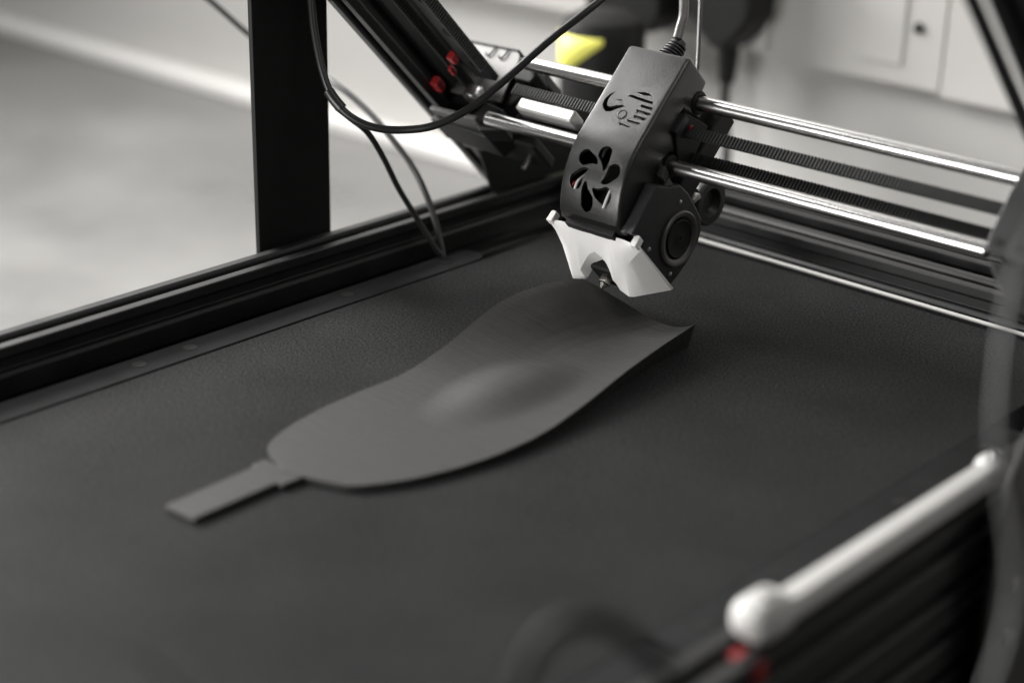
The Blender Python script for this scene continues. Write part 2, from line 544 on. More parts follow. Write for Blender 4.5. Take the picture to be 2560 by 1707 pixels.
for s in (-1, 1):
    # side plate along the belt with a rounded far corner
    ye = -0.256 if s > 0 else -0.50
    P = [(0.1605, ye), (0.1795, ye)]
    for k in range(7):
        a = math.pi / 2 * k / 6
        P.append((0.1715 + 0.008 * math.cos(a), -0.006 + 0.008 * math.sin(a)))
    P += [(0.166, 0.002), (0.1605, -0.004)]
    vs, fs = prism([(s * a, b_) for a, b_ in P], (0, 0, 0), (1, 0, 0), (0, 1, 0), (0, 0, 1), -0.012, 0.0007)
    sp_ = link('side_plate', vs, fs, 'plate', pr, bevel=0.0006)
    for yy in (-0.024, -0.099, -0.205, -0.236):
        vs, fs = tube([(s * 0.171, yy, 0.0007), (s * 0.171, yy, 0.0009)], 0.0036, 20)
        link('hole', vs, fs, 'black', sp_, smooth=True)
    box('side_plate', *(sorted((s * 0.1605, s * 0.1785))), -0.56, ye - 0.0015, -0.014, 0.0003, 'plate', pr, 0.0006)
    # rails
    x0 = 0.195 if s > 0 else -0.213
    extrusion('rail', 20, 40, (0.195 if s > 0 else -0.2145, 0, -0.0203), (1, 0, 0), (0, 0, 1), (0, 1, 0), -0.62, 0.17, 'frame', pr)
    extrusion('rail', 20, 40, (0.1955 if s > 0 else -0.2150, 0, -0.0610), (1, 0, 0), (0, 0, 1), (0, 1, 0), -0.62, 0.17, 'frame', pr)
    box('skirt_panel', *(sorted((s * 0.197, s * 0.212))), -0.62, 0.17, TZ + 0.0005, -0.0612, 'black', pr, 0.0008)
    # sloping beam
    xb = 0.2020 if s > 0 else -0.2220
    # in the sloped frame: beam front-down face 65.8 mm behind the nozzle plane
    ob = T + EU * 0.0665
    extrusion('sloping_beam', 20, 40, (xb, ob.y, ob.z), (1, 0, 0), EU, EW, -0.088, 0.42, 'frame', pr)

# inner lip between rail and plates, base tray
box('base_tray', -0.193, 0.193, -0.60, 0.105, -0.060, -0.040, 'black', pr)
# rear crossbars
vs, fs = prism([(0.046, 0.0205), (0.118, 0.0205), (0.150, -0.05), (0.1695, -0.05), (0.1695, 0.05), (0.120, 0.060), (0.036, 0.074), (0.026, 0.066)], (-0.2012, 0, 0), (0, 1, 0), (0, 0, 1), (1, 0, 0), 0, 0.003)
link('gusset_plate', vs, fs, 'black', pr, bevel=0.0006)
extrusion('crossbar', 20, 20, (0, 0.1105, -0.0003), (0, 1, 0), (0, 0, 1), (1, 0, 0), -0.1945, 0.1945, 'frame', pr)
extrusion('crossbar', 20, 20, (0, 0.1480, -0.0003), (0, 1, 0), (0, 0, 1), (1, 0, 0), -0.1945, 0.1945, 'frame', pr)
box('crossbar_web', -0.1945, 0.1945, 0.1308, 0.1477, -0.02, 0.004, 'black', pr)
v, f = tube([(-0.155, 0.1075, 0.0030), (0.155, 0.1075, 0.0030)], 0.0011, 12)
link('guide_rod', v, f, 'trunk', pr, smooth=True)
# post of flat steel on the far side of the left rail
box('post', -0.2255, -0.2222, -0.1165, -0.0640, TZ + 0.02, 0.50, 'black', pr, 0.0005)
# bracket plate on the near side with two bolts
P = [(-0.118, -0.128), (-0.030, -0.128), (-0.030, 0.060), (-0.090, 0.060), (-0.108, 0.046), (-0.118, 0.020)]
vs, fs = prism(P, (0.2225, 0, 0), (0, 1, 0), (0, 0, 1), (1, 0, 0), 0, 0.003)
bpl = link('bracket_plate', vs, fs, 'bracket', pr, bevel=0.0006)  # lighter grey than the frame stands in for light from the right
for zz in (-0.016, -0.040):
    vs, fs = lathe([(0, 0.0042), (0.002, 0.0040), (0.003, 0.003)], (0.2256, -0.101, zz), (1, 0, 0), 20)
    link('bolt', vs, fs, 'steel', bpl, smooth=True)

# drive belts, linear rail and screws along the sloping beams
for xs, sgn in ((-108, -1), (-135.5, -1), (233, 1)):
    Lb = 0.40
    start = 50 if xs == -108 else (9 if xs == -135.5 else -10)
    mesh = toothed(Lb, 0.0062)
    mv = xf(mesh, H(xs, 83, start), EW, EU, -EX if False else EX)
    vs = mv[0]
    link('drive_belt', vs, mv[1], 'rubber', pr)
P = slot = None
vs, fs = prism([(-131, 86.5), (-114, 86.5), (-114, 90.5), (-131, 90.5)], T, EX / 1000, EU / 1000, EW, 0.030, 0.42)
lr = link('linear_rail', vs, fs, 'dark_plastic', pr, bevel=0.0008)
for wv in (44, 74, 104, 134, 164):
    vs, fs = lathe([(0, 0.0036), (0.0002, 0.0036), (0.0003, 0.0024), (0.0001, 0.0023), (0.0001, 0)], H(-122, 86.4, wv), -EU, 20)
    link('screw', vs, fs, 'black', lr, smooth=True)

# ------------------------------------------------------------------ the gantry with rods
ga = empty('rod_gantry', H(0, 65, 0), 'pair of polished chrome rods with toothed belts between two black end brackets', 'gantry')
for n_, g_, a, b_ in ((100.9, 32.7, -0.1507, 0.1500), (65.1, 26.7, -0.1601, 0.1480)):
    p = T + EU * n_ / 1000 + EW * g_ / 1000
    vs, fs = tube([(a, p.y, p.z), (a + 0.0005, p.y, p.z), (b_ - 0.0005, p.y, p.z), (b_, p.y, p.z)], 0.004, 40, radii=[0.0035, 0.004, 0.004, 0.0035])
    link('rod', vs, fs, 'chrome', ga, smooth=True)
for u_, g_ in ((85, 30), (78, 16)):
    mv = xf(toothed(0.312, 0.0064), (-0.152, *(T + EU * u_ / 1000 + EW * g_ / 1000)[1:]), EX, EU, EW)
    link('drive_belt', mv[0], mv[1], 'rubber', ga)

# left end: tall satin sheet, slotted plate, clamps, pulley, motor
vs, fs = prism([(-166, 112), (-121, 113), (-118, 110), (-113, 80), (-165, 78)], T + EW * 0.020, EX / 1000, EU / 1000, EW, -0.0015, 0)
sh = link('bracket_sheet', vs, fs, 'sheet', ga, bevel=0.0004)
for xx in (-140.5, -130.5):
    c0 = [H(xx + 2.2, 112.8, 20.8), H(xx + 2.2, 108.6, 21.0), H(xx + 1.2, 106.6, 21.0), H(xx - 0.6, 106.2, 21.0), H(xx - 1.8, 107.4, 21.0)]
    vs, fs = tube(catmull(c0, 5), 0.0005, 10)
    link('hook', vs, fs, 'black', sh, smooth=True)
vs, fs = prism([(-166, 111.9), (-121, 112.9), (-121, 114.3), (-166, 113.3)], T + EW * 0.020, EX / 1000, EU / 1000, EW, -0.006, 0.0006)
link('top_lip', vs, fs, 'black', sh)

vs, fs = prism([(-151, 27.5), (-114, 29), (-112, 8), (-120, -8), (-149, -11)], T + EU * 0.064, EX / 1000, EW / 1000, EU, -0.003, 0)
cp = link('slotted_plate', vs, fs, 'bracket', ga, bevel=0.0005)
for (xa, ya), (xb_, yb_) in (((-147, 20.5), (-142, 17.8)), ((-136, 14.5), (-130.5, 10.4)), ((-145, 0), (-140.5, -4))):
    d = Vector((xb_ - xa, yb_ - ya, 0)).normalized(); nrm = Vector((-d.y, d.x, 0)) * 1.6
    P = []
    for k in range(9):
        a = math.pi / 2 + math.pi * k / 8
        P.append((xa + 1.6 * (d.x * math.cos(a) - d.y * math.sin(a)), ya + 1.6 * (d.y * math.cos(a) + d.x * math.sin(a))))
    for k in range(9):
        a = -math.pi / 2 + math.pi * k / 8
        P.append((xb_ + 1.6 * (d.x * math.cos(a) - d.y * math.sin(a)), yb_ + 1.6 * (d.y * math.cos(a) + d.x * math.sin(a))))
    vs, fs = prism(P, T + EU * 0.064, EX / 1000, EW / 1000, EU, -0.0034, -0.00305)
    link('slot', vs, fs, 'black', cp)

# black block carrying the rod ends on the left
vs, fs = prism([(-150, 108), (-100, 108), (-94, 100), (-104, 92), (-112, 74), (-104, 70), (-110, 58), (-158, 60)], T + EW * 0.012, EX / 1000, EU / 1000, EW, -0.016, 0.004)
link('end_block', vs, fs, 'black', ga, bevel=0.001)
vs, fs = prism([(-112, 106), (-98, 104), (-92, 98), (-94, 92), (-106, 92)], T + EW * 0.024, EX / 1000, EU / 1000, EW, -0.010, 0.004)
link('rod_clamp', vs, fs, 'black', ga, bevel=0.001)
vs, fs = prism([(-118, 76), (-104, 74), (-96, 62), (-112, 58), (-124, 64)], T + EW * 0.020, EX / 1000, EU / 1000, EW, -0.008, 0.004)
link('rod_clamp', vs, fs, 'black', ga, bevel=0.001)
# long silver carriage block between the belts
vs, fs = prism([(74, 30), (81.5, 30), (81.5, 20), (78, 17), (74, 20)], T, EU / 1000, EW / 1000, EX, -0.0920, -0.0520)
link('silver_block', vs, fs, 'silver', ga, bevel=0.0012)
# red clamp inserts and idler
for (xx, uu, ww, sx_, su, sw) in ((-121, 79, 61.5, 5, 5.5, 6), (-131.5, 79, 46.5, 3, 4, 6), (-147.5, 74, 35, 6, 6, 8)):
    vs, fs = prism([(-sx_ / 2, -su / 2), (sx_ / 2, -su / 2), (sx_ / 2, su / 2 - 2), (sx_ / 2 - 2, su / 2), (-sx_ / 2, su / 2)], H(xx, uu, ww), EX / 1000, EU / 1000, EW, -sw / 2000, sw / 2000)
    link('red_clip', vs, fs, 'red', ga, bevel=0.0008)
vs, fs = lathe([(-0.004, 0.0052), (-0.003, 0.0058), (0.003, 0.0058), (0.004, 0.0052)], H(-119.5, 74, 34), EU, 28)
link('idler_pulley', vs, fs, 'steel', ga, smooth=True)
vs, fs = prism([(-165, 78), (-122, 78), (-122, 86), (-165, 86)], T, EX / 1000, EU / 1000, EW, -0.004, 0.012)
link('belt_clamp', vs, fs, 'black', ga, bevel=0.001)

# shaft end of the drive in the dark corner under the lower rod
v, f = cyl(H(-100.2, 57.5, -11), H(-100.1, 68, -11), 0.0015, 14)
link('drive_shaft', v, f, 'steel', ga, smooth=True)
v, f = cyl(H(-100.1, 68, -11), H(-100.1, 74, -11), 0.0042, 20)
link('drive_collar', v, f, 'black', ga, smooth=True)
vs, fs = prism([(-128, 76), (-92, 74), (-90, 66), (-128, 66)], T, EX / 1000, EU / 1000, EW, -0.022, 0.002)
link('drive_block', vs, fs, 'black', ga, bevel=0.002)

# right end bracket
vs, fs = prism([(206.5, 110), (205.8, 85.4), (206.8, 63), (208.2, 55.4), (246, 54), (246, 110)], T + EW * 0.0465, EX / 1000, EU / 1000, EW, -0.003, 0)
rb = link('end_bracket', vs, fs, 'frame', ga, bevel=0.0006)
for xx, uu in ((212, 61.5), (222, 60.2), (231, 80)):
    vs, fs = lathe([(0, 0.0021), (0.0002, 0.0021)], H(xx, uu, 46.6), EW, 18)
    link('hole', vs, fs, 'black', rb, smooth=True)
vs, fs = prism([(208.5, 54.8), (246, 54.8), (246, 30), (226, 38), (218, 44)], T + EW * 0.0445, EX / 1000, EU / 1000, EW, -0.016, -0.004)
link('lower_block', vs, fs, 'black', rb, bevel=0.001)
vs, fs = prism([(203, 110), (236, 110), (236, 62), (203, 66)], T, EX / 1000, EU / 1000, EW, 0.004, 0.020)
link('end_block', vs, fs, 'black', ga, bevel=0.001)

# ------------------------------------------------------------------ print head
he = empty('print_head', T, 'dark grey print head with vented cover and white air duct on the chrome rods', 'print head', matrix=HM)


def hp(name, poly, plane, t0, t1, material, parent=None, bevel=0.0005, smooth=False, seg=2):
    """prism in head-local mm coordinates; plane: 'uw' extruded along x, 'xu' along w, 'xw' along u"""
    ax = {'x': Vector((1, 0, 0)), 'u': Vector((0, 1, 0)), 'w': Vector((0, 0, 1))}
    third = ({'x', 'u', 'w'} - set(plane)).pop()
    vs, fs = prism(poly, (0, 0, 0), ax[plane[0]] / 1000, ax[plane[1]] / 1000, ax[third] / 1000, t0, t1)
    return link(name, vs, fs, material, parent or he, bevel=bevel, seg=seg, smooth=smooth, world_coords=False)


# cover: front profile (u, w)
front = [(112.5, 57.2), (60, 57.2)]
R0 = 52.0
for k in range(1, 15):
    a = math.radians(50) * k / 14
    front.append((60 - R0 * math.sin(a), 57.2 - R0 * (1 - math.cos(a))))
front_low = front[-1]
side = front + [(19.0, 32.0), (20.5, 27.0), (52, 30.0), (58.3, 32.6), (63.8, 34.2), (69.4, 32.1), (72.9, 25.0), (77.0, 26.5),
                (78.0, 39.9), (90.9, 40.5), (95.2, 23.7), (98.5, 25.0), (105.0, 31.0), (108.3, 34.0), (112.7, 34.8)]
cov = hp('cover', side, 'uw', -20.0, 20.0, 'cover', bevel=0)


def evaluated(o):
    bpy.context.view_layer.update()
    dg = bpy.context.evaluated_depsgraph_get()
    me = bpy.data.meshes.new_from_object(o.evaluated_get(dg))
    o.modifiers.clear()
    old = o.data
    o.data = me
    bpy.data.meshes.remove(old)


md = cov.modifiers.new('bevel', 'BEVEL'); md.width = 0.0026; md.segments = 4; md.limit_method = 'ANGLE'; md.angle_limit = math.radians(50)
evaluated(cov)


def cutter(poly, plane, t0, t1):
    return hp('cutter', poly, plane, t0, t1, 'black', bevel=0)


cuts = []
# hollow inside
inner = [(110.5, 55.4), (60, 55.4)]
for k in range(1, 11):
    a = math.radians(49) * k / 10
    inner.append((60 - (R0 - 1.8) * math.sin(a), 55.4 - (R0 - 1.8) * (1 - math.cos(a))))
inner += [(14, 5), (110.5, 5)]
cuts.append(cutter(inner, 'uw', -18.2, 18.2))
# fan grille: six comma shaped openings round the hub
gc = (0.6, 37.8)
for k in range(6):
    th = math.radians(80 + 60 * k)
    path = []
    for i in range(8):
        t = i / 7
        R_ = 11.6 - 6.0 * t
        an = th - math.radians(44) * t ** 1.3
        path.append((gc[0] + R_ * math.cos(an), gc[1] + R_ * math.sin(an), 3.7 * (1 - t) ** 0.85 + 0.45))
    L_, R2 = [], []
    for i, (x, y, r_) in enumerate(path):
        j0, j1 = max(i - 1, 0), min(i + 1, len(path) - 1)
        dx, dy = path[j1][0] - path[j0][0], path[j1][1] - path[j0][1]
        l_ = math.hypot(dx, dy); nx, ny = -dy / l_, dx / l_
        L_.append((x + nx * r_, y + ny * r_)); R2.append((x - nx * r_, y - ny * r_))
    x, y, r_ = path[0]
    a0 = math.atan2(R2[0][1] - y, R2[0][0] - x)
    cap = [(x + r_ * math.cos(a0 - math.pi * j / 8), y + r_ * math.sin(a0 - math.pi * j / 8)) for j in range(1, 8)]
    # choose the cap on the outer side
    mid = cap[3]
    if math.hypot(mid[0] - gc[0], mid[1] - gc[1]) < math.hypot(x - gc[0], y - gc[1]):
        cap = [(x + r_ * math.cos(a0 + math.pi * j / 8), y + r_ * math.sin(a0 + math.pi * j / 8)) for j in range(1, 8)]
    poly = L_ + R2[::-1] + cap
    cuts.append(cutter(poly, 'xu', 30, 70))
# emblem: hook on the left, slits fanned on the right
hook = [(-11.2, 84.0), (-13.8, 81.8), (-15.2, 78.6), (-14.8, 75.2), (-12.8, 72.8), (-10.2, 71.6), (-7.4, 72.4), (-4.6, 74.6), (-1.0, 76.9),
        (-3.0, 77.4), (-6.0, 76.6), (-9.2, 75.0), (-11.4, 75.0), (-12.6, 76.8), (-13.0, 79.4), (-12.4, 81.8)]
cuts.append(cutter(hook, 'xu', 50, 60))
for pts in ([(-8.6, 79.6), (-5.6, 80.3), (-4.6, 79.9), (-6.0, 79.2)],
            [(0.4, 86.2), (6.0, 87.4), (9.0, 87.0), (11.0, 85.9), (6.0, 85.4)],
            [(-3.4, 82.9), (-1.0, 84.2), (6.0, 83.6), (13.4, 83.0), (14.0, 81.5), (6.0, 82.0)],
            [(7.6, 80.2), (15.2, 79.8), (15.7, 78.2), (8.0, 78.6)],
            [(6.6, 76.9), (16.0, 76.5), (15.9, 74.9), (7.4, 75.2)],
            [(7.0, 73.6), (15.4, 73.2), (14.7, 71.6), (7.8, 71.9)],
            [(4.6, 70.2), (13.7, 69.9), (12.2, 68.4), (6.0, 68.6)],
            [(0.4, 67.6), (9.0, 66.6), (7.2, 65.7), (2.0, 66.2)]):
    cuts.append(cutter(pts, 'xu', 50, 60))
cutm = []
bpy.context.view_layer.update()
for i, c in enumerate(cuts):
    md = cov.modifiers.new('cut', 'BOOLEAN'); md.operation = 'DIFFERENCE'; md.object = c; md.solver = 'EXACT'
evaluated(cov)
for c in cuts:
    me_ = c.data
    bpy.data.objects.remove(c)
    bpy.data.meshes.remove(me_)
cov.data.materials.clear(); cov.data.materials.append(M['cover'])
for p in cov.data.polygons:
    p.material_index = 0
    p.use_smooth = True
cov.data.set_sharp_from_angle(angle=math.radians(28))


def hlath(name, prof, o, axis, material, parent=None, seg=28):
    vs, fs = lathe(prof, hl(*o), axis, seg)
    return link(name, vs, fs, material, parent or he, smooth=True, world_coords=False)


WX, WU, WW = (1, 0, 0), (0, 1, 0), (0, 0, 1)
hlath('screw', [(0, 0.0027), (0.0002, 0.0027), (0.0003, 0.0024), (-0.0003, 0.0020), (-0.0003, 0.0011), (-0.0014, 0.0010)], (0, 72.1, 57.3), WW, 'cover', cov)
# inside of the head: dark core, white wires, red lead
hp('core', [(-16, 16), (16, 16), (16, 108), (-16, 108)], 'xu', 8, 34, 'black')
for x_, u0, u1, m_ in ((11.2, 44, 25, 'white_plastic'), (14.2, 88, 62, 'steel'), (10.5, 86, 68, 'white_plastic'), (-10.5, 40, 28, 'white_plastic'), (-12.5, 36, 30, 'red'), (3.2, 48, 43, 'red'), (5.4, 86, 70, 'silver')):
    vs, fs = tube(catmull([hl(x_ + 0.8, u0, 46), hl(x_, (u0 + u1) / 2, 48), hl(x_ - 0.8, u1, 45)], 5), 0.0004 if m_ == 'red' else 0.0008, 10)
    link('wire', vs, fs, m_, he, smooth=True, world_coords=False)
# cable gland on top
pr_ = [(0, 0.0066), (0.0012, 0.0062)]
for k in range(6):
    t = 0.0016 + k * 0.0019
    r_ = 0.0066 - 0.00036 * k
    pr_ += [(t, r_ - 0.0010), (t + 0.0003, r_), (t + 0.0012, r_), (t + 0.0015, r_ - 0.0010)]
pr_ += [(0.0136, 0.0034), (0.0146, 0.0032)]
hlath('cable_gland', pr_, (-2.6, 112.3, 45), (0.12, 1, 0), 'dark_plastic')
# side board with a red light, on the right side
hp('side_board', [(78.5, 39.5), (90.5, 40.0), (97, 18), (74, 14), (70, 26)], 'uw', 12, 21.5, 'black')
hp('board_edge', [(78, 40.2), (89, 40.6), (89, 36), (78, 35.5)], 'uw', 18, 22.6, 'dark_plastic')
vs, fs = lathe([(0, 0.0019), (0.0006, 0.0017), (0.0010, 0.0009)], hl(21.4, 87.5, 29.5), WX, 16)
link('indicator_light', vs, fs, 'red', he, smooth=True, world_coords=False)
# carriage behind the cover
hp('carriage_plate', [(-22, 30), (22, 30), (22, 112), (-22, 112)], 'xu', 0, 14, 'black', bevel=0.001)
for uu, ww in ((100.9, 32.7), (65.1, 26.7)):
    hlath('bushing', [(-0.021, 0.0055), (-0.0205, 0.0062), (0.0205, 0.0062), (0.021, 0.0055), (0.021, 0.0043), (-0.021, 0.0043)], (0, uu, ww), WX, 'black')

# white printed air duct: stations along x
ST = [-30.5, -29, -27, -24, -21, -19, -16, -13.5, -11.6, -11, -10, -8.5, -6.5, -4, 0, 4, 6.5, 8.5, 10, 11, 11.6, 13.5, 16, 19, 21, 24, 27, 29, 30.5]


def lerp(a, b_, t):
    return a + (b_ - a) * max(0, min(1, t))


vs, fs = [], []
for x in ST:
    ax_ = abs(x)
    wf = 31.5 if ax_ < 22 else 31.5 - (ax_ - 22) * 0.45
    ut = 17.4
    if ax_ <= 11:
        r_ = ax_ / 11
        B_ = (10.8 - 7.8 * r_ ** 2.3, lerp(20.5, 9.5, r_ ** 1.5))
        C_ = (B_[0] + 0.6, B_[1] - 9.0)
        wb = lerp(10, 0, r_)
    else:
        t = (ax_ - 11) / 19.0
        B_ = (lerp(3.0, 16.6, t), lerp(9.5, 26.5, t))
        if ax_ <= 20:
            t2 = (ax_ - 11) / 9
            C_ = (lerp(2.4, 0.0, t2), lerp(0.5, 1.0, t2))
        else:
            t2 = (ax_ - 20) / 10.5
            C_ = (lerp(0.0, 15.6, t2), lerp(1.0, -12.4, t2))
        wb = lerp(0, -13.5, (ax_ - 11) / 12)
    bul = 2.4 if ax_ > 12 else 1.2
    ring_ = [(ut, wf), (lerp(ut, B_[0], 0.3), lerp(wf, B_[1], 0.3) + bul * 0.8), (lerp(ut, B_[0], 0.65), lerp(wf, B_[1], 0.65) + bul), B_, C_, (lerp(ut, C_[0], 0.5), lerp(wb, C_[1], 0.5)), (ut, wb)]
    for u_, w_ in ring_:
        vs.append(hl(x, u_, w_))
K = 7
for i in range(len(ST) - 1):
    for k in range(K):
        a, b_ = i * K + k, i * K + (k + 1) % K
        fs.append((a, b_, b_ + K, a + K))
fs.append(tuple(range(K - 1, -1, -1)))
fs.append(tuple(range((len(ST) - 1) * K, len(ST) * K)))
du = link('air_duct', vs, fs, 'white_print', he, smooth=True, bevel=0.0, world_coords=False)
du.data.set_sharp_from_angle(angle=math.radians(24))
for s in (-1, 1):
    hp('tab', [(s * 26.0, 15.5), (s * 29.8, 15.5), (s * 29.5, 21.2), (s * 28.9, 21.8), (s * 26.6, 21.8), (s * 26.0, 21.2)], 'xu', 27.5, 32, 'white_print', du, bevel=0.0007)
    hp('fin', [(20.4, 30), (26.5, 36.5), (34, 31), (24, 24)] if s < 0 else [(19, 36.5), (23.5, 36.5), (24.5, 33.5), (19.0, 33.5)], 'uw', min(s * 20.3, s * 23.5), max(s * 20.3, s * 23.5), 'bracket', he, bevel=0.0005)
# hot end: heater block and nozzle
hb = hp('heater_block', [(-8, -8), (8, -8), (8, 9), (-8, 9)], 'xw', 6.2, 17, 'black', bevel=0.002)
vs, fs = lathe([(0, 0.0006), (0.0001, 0.0009), (0.0028, 0.0024), (0.0032, 0.0036), (0.0066, 0.0036)], hl(0, 0, 0), WU, 6)
link('nozzle_hex', vs, fs, 'nozzle', hb, world_coords=False)
vs, fs = lathe([(0, 0.0005), (0.0002, 0.0008), (0.0044, 0.0032), (0.0046, 0.0044), (0.0062, 0.0050)], hl(0, 0.0, 0), WU, 24)
hb.children[0].name = 'nozzle'

# side blower
bl = hp('blower', [(24, 26), (18.0, 20), (17.0, -15), (26, -17.5), (36, -19), (48, -18.5), (54, -15.5), (58, -11), (59.5, -2.5), (61, 10.4), (60, 19.8), (55, 26.5)], 'uw', 13, 26.5, 'dark_plastic', bevel=0.0012)
hp('mounting_strip', [(23.5, 24.6), (19.5, 36.0), (47.5, 39.0), (54.5, 26.0)], 'uw', 20.4, 27.6, 'dark_plastic', bl, bevel=0.0008)
fc = (26.6, 39.5, -0.6)
hlath('fan_ring', [(0.0001, 0.0150), (0.0012, 0.0150), (0.0018, 0.0144), (0.0018, 0.0132), (0.0006, 0.0112), (0.0001, 0.0110)], fc, WX, 'sheet', bl, 56)
hlath('fan_hub', [(0.0001, 0.0105), (0.0010, 0.0104), (0.0014, 0.0098), (0.0010, 0.0090), (0.0011, 0.0030), (0.0013, 0.0016), (0.0007, 0.0009)], fc, WX, 'black', bl, 48)
for u_, w_ in ((53.5, 13.5), (22.5, 16.5), (23.0, -10.0)):
    hlath('rivet', [(0, 0.0012), (0.0005, 0.0010), (0.0008, 0.0004)], (26.6, u_, w_), WX, 'steel', bl, 14)
# clip, connector and wheel between the blower and the lower rod
hp('connector', [(55, 34), (60.5, 36), (59.5, 30.5), (54, 29)], 'uw', 20.3, 24.5, 'cable_grey', bevel=0.0004)
hp('connector', [(52, 29.5), (58, 29.5), (57, 22), (51, 22)], 'uw', 20, 25, 'bracket', bevel=0.0004)
hlath('idler_wheel', [(-0.012, 0.0080), (-0.0115, 0.0125), (-0.009, 0.0132), (-0.006, 0.0122), (0.004, 0.0122), (0.006, 0.0132), (0.009, 0.0132), (0.010, 0.0122), (0.010, 0.008), (0.006, 0.006)], (3, 77, -30), WX, 'cable', None, 44)
hp('wheel_arm', [(58, 18), (74, 8), (76, -22), (66, -18), (56, 0)], 'uw', 4, 12, 'black', bevel=0.001)
hp('silver_spacer', [(66, -8), (72, -11), (71, -14), (65, -11)], 'uw', 12, 17, 'steel', bevel=0.0005)

# ------------------------------------------------------------------ printed insole
LX = [(-0.2655, -0.0320), (-0.2640, -0.0440), (-0.2577, -0.0509), (-0.248, -0.0573), (-0.2313, -0.0628), (-0.2097, -0.0663), (-0.188, -0.0668), (-0.1661, -0.0652), (-0.15, -0.0658), (-0.1269, -0.0690), (-0.1035, -0.0735), (-0.0827, -0.0758), (-0.0636, -0.0755), (-0.0484, -0.0718), (-0.0375, -0.0655), (-0.0330, -0.0605), (-0.010, -0.050)]
RX = [(-0.2680, -0.0300), (-0.2669, -0.0218), (-0.2625, -0.0107), (-0.2529, 0.0025), (-0.239, 0.0111), (-0.2285, 0.0158), (-0.2106, 0.021), (-0.1904, 0.0246), (-0.17, 0.0257), (-0.1497, 0.0245), (-0.1266, 0.0214), (-0.0911, 0.0151), (-0.0576, 0.0103), (-0.0249, 0.0067), (-0.005, 0.004)]
ZL = [(-0.27, .0030), (-.2, .0035), (-.16, .005), (-.12, .010), (-.08, .018), (-.033, .0222), (0, .0225)]
ZR = [(-0.27, .0030), (-.2, .0035), (-.16, .0045), (-.12, .0075), (-.08, .0105), (-.0244, .0134), (0, .014)]


def interp(tab, y):
    if y <= tab[0][0]:
        return tab[0][1]
    for i in range(len(tab) - 1):
        if y <= tab[i + 1][0]:
            (a, b_), (c, d) = tab[i], tab[i + 1]
            return b_ + (d - b_) * (y - a) / (c - a)
    return tab[-1][1]


def smooth_tab(tab, y, h=0.006):
    return sum(interp(tab, y + h * k / 3) * w_ for k, w_ in ((-3, .1), (-2, .15), (-1, .18), (0, .14), (1, .18), (2, .15), (3, .1)))


def smoothstep(a, b_, t):
    t = max(0, min(1, (t - a) / (b_ - a)))
    return t * t * (3 - 2 * t)


NU, NV = 72, 190
cupL = [(0, 1), (.05, .92), (.10, .80), (.18, .60), (.26, .37), (.34, .17), (.42, .05), (.5, 0)]


def top_z(s, y, x):
    zl, zr = smooth_tab(ZL, y), smooth_tab(ZR, y)
    zc = 0.0032 - 0.0010 * smoothstep(-0.1, -0.03, y)
    heel = smoothstep(-0.13, -0.05, y)
    if s < 0.5:
        fa = interp(cupL, s)
        fb = ((0.5 - s) / 0.5) ** 2.0
        k = fa * heel + fb * (1 - heel)
        z = zc + (zl - zc) * k
    else:
        z = zc + (zr - zc) * ((s - 0.5) / 0.5) ** 2.1
    # metatarsal dome
    dx, dy = (x + 0.0190) / 0.0195, (y + 0.128)
    dy = dy / (0.029 if dy > 0 else 0.044)
    r2 = dx * dx + dy * dy
    z += 0.0056 * smoothstep(0.0, 1.0, (1.45 - math.sqrt(r2)) / 1.35)
    return z


vs, fs = [], []
y0, Cend = -0.2660, -0.011
for j in range(NV + 1):
    t = j / NV
    t = t ** 1.15
    for i in range(NU + 1):
        s = i / NU
        s = 0.5 - 0.5 * math.cos(math.pi * s) * 1.0 if False else s
        yy = y0 + t * (Cend - 0.0005 - y0)          # nominal along the belt
        xl, xr = smooth_tab(LX, yy, 0.004), smooth_tab(RX, yy, 0.004)
        if t < 0.04:
            k = math.sqrt(max(0.02, t / 0.04))
            mid = -0.030
            xl = mid + (xl - mid) * max(k, 0.35); xr = mid + (xr - mid) * max(k, 0.35)
        x = xl + (xr - xl) * s
        # the last layers end on the plane y + z = Cend
        z = top_z(s, yy, x)
        lim = Cend - z
        y = yy
        if yy > -0.09:
            k = (yy + 0.09) / (Cend - 0.0005 + 0.09)
            y = -0.09 + k * (lim + 0.09)
            z = top_z(s, y, x)
            lim = Cend - z
            y = -0.09 + k * (lim + 0.09)
            xl, xr = smooth_tab(LX, y, 0.003), smooth_tab(RX, y, 0.003)
            x = xl + (xr - xl) * s
            z = top_z(s, y, x)
        vs.append((x, y, z))
nt_ = len(vs)
for j in range(NV + 1):
    for i in range(NU + 1):
        x, y, z = vs[j * (NU + 1) + i]
        # underside: flat on the belt, walls drawn in a little under the rim
        s = i / NU
        inset = 0.0
        zz = 0.0004
        k = (z / 0.022)
        xm = (vs[j * (NU + 1)][0] + vs[j * (NU + 1) + NU][0]) / 2
        x2 = xm + (x - xm) * (1 - 0.10 * min(1, z / 0.012))
        y2 = y
        if j == NV:
            y2 = min(y + z - zz, Cend - zz) if False else y
        vs.append((x2, y2, zz))
W1 = NU + 1
for j in range(NV):
    for i in range(NU):
        a = j * W1 + i
        fs.append((a, a + 1, a + W1 + 1, a + W1))
        b_ = nt_ + a
        fs.append((b_, b_ + W1, b_ + W1 + 1, b_ + 1))
for j in range(NV):
    a = j * W1
    fs.append((a, a + W1, nt_ + a + W1, nt_ + a))
    a = j * W1 + NU
    fs.append((a, nt_ + a, nt_ + a + W1, a + W1))
for i in range(NU):
    a = i
    fs.append((a, nt_ + a, nt_ + a + 1, a + 1))
    a = NV * W1 + i
    fs.append((a, a + 1, nt_ + a + 1, nt_ + a))
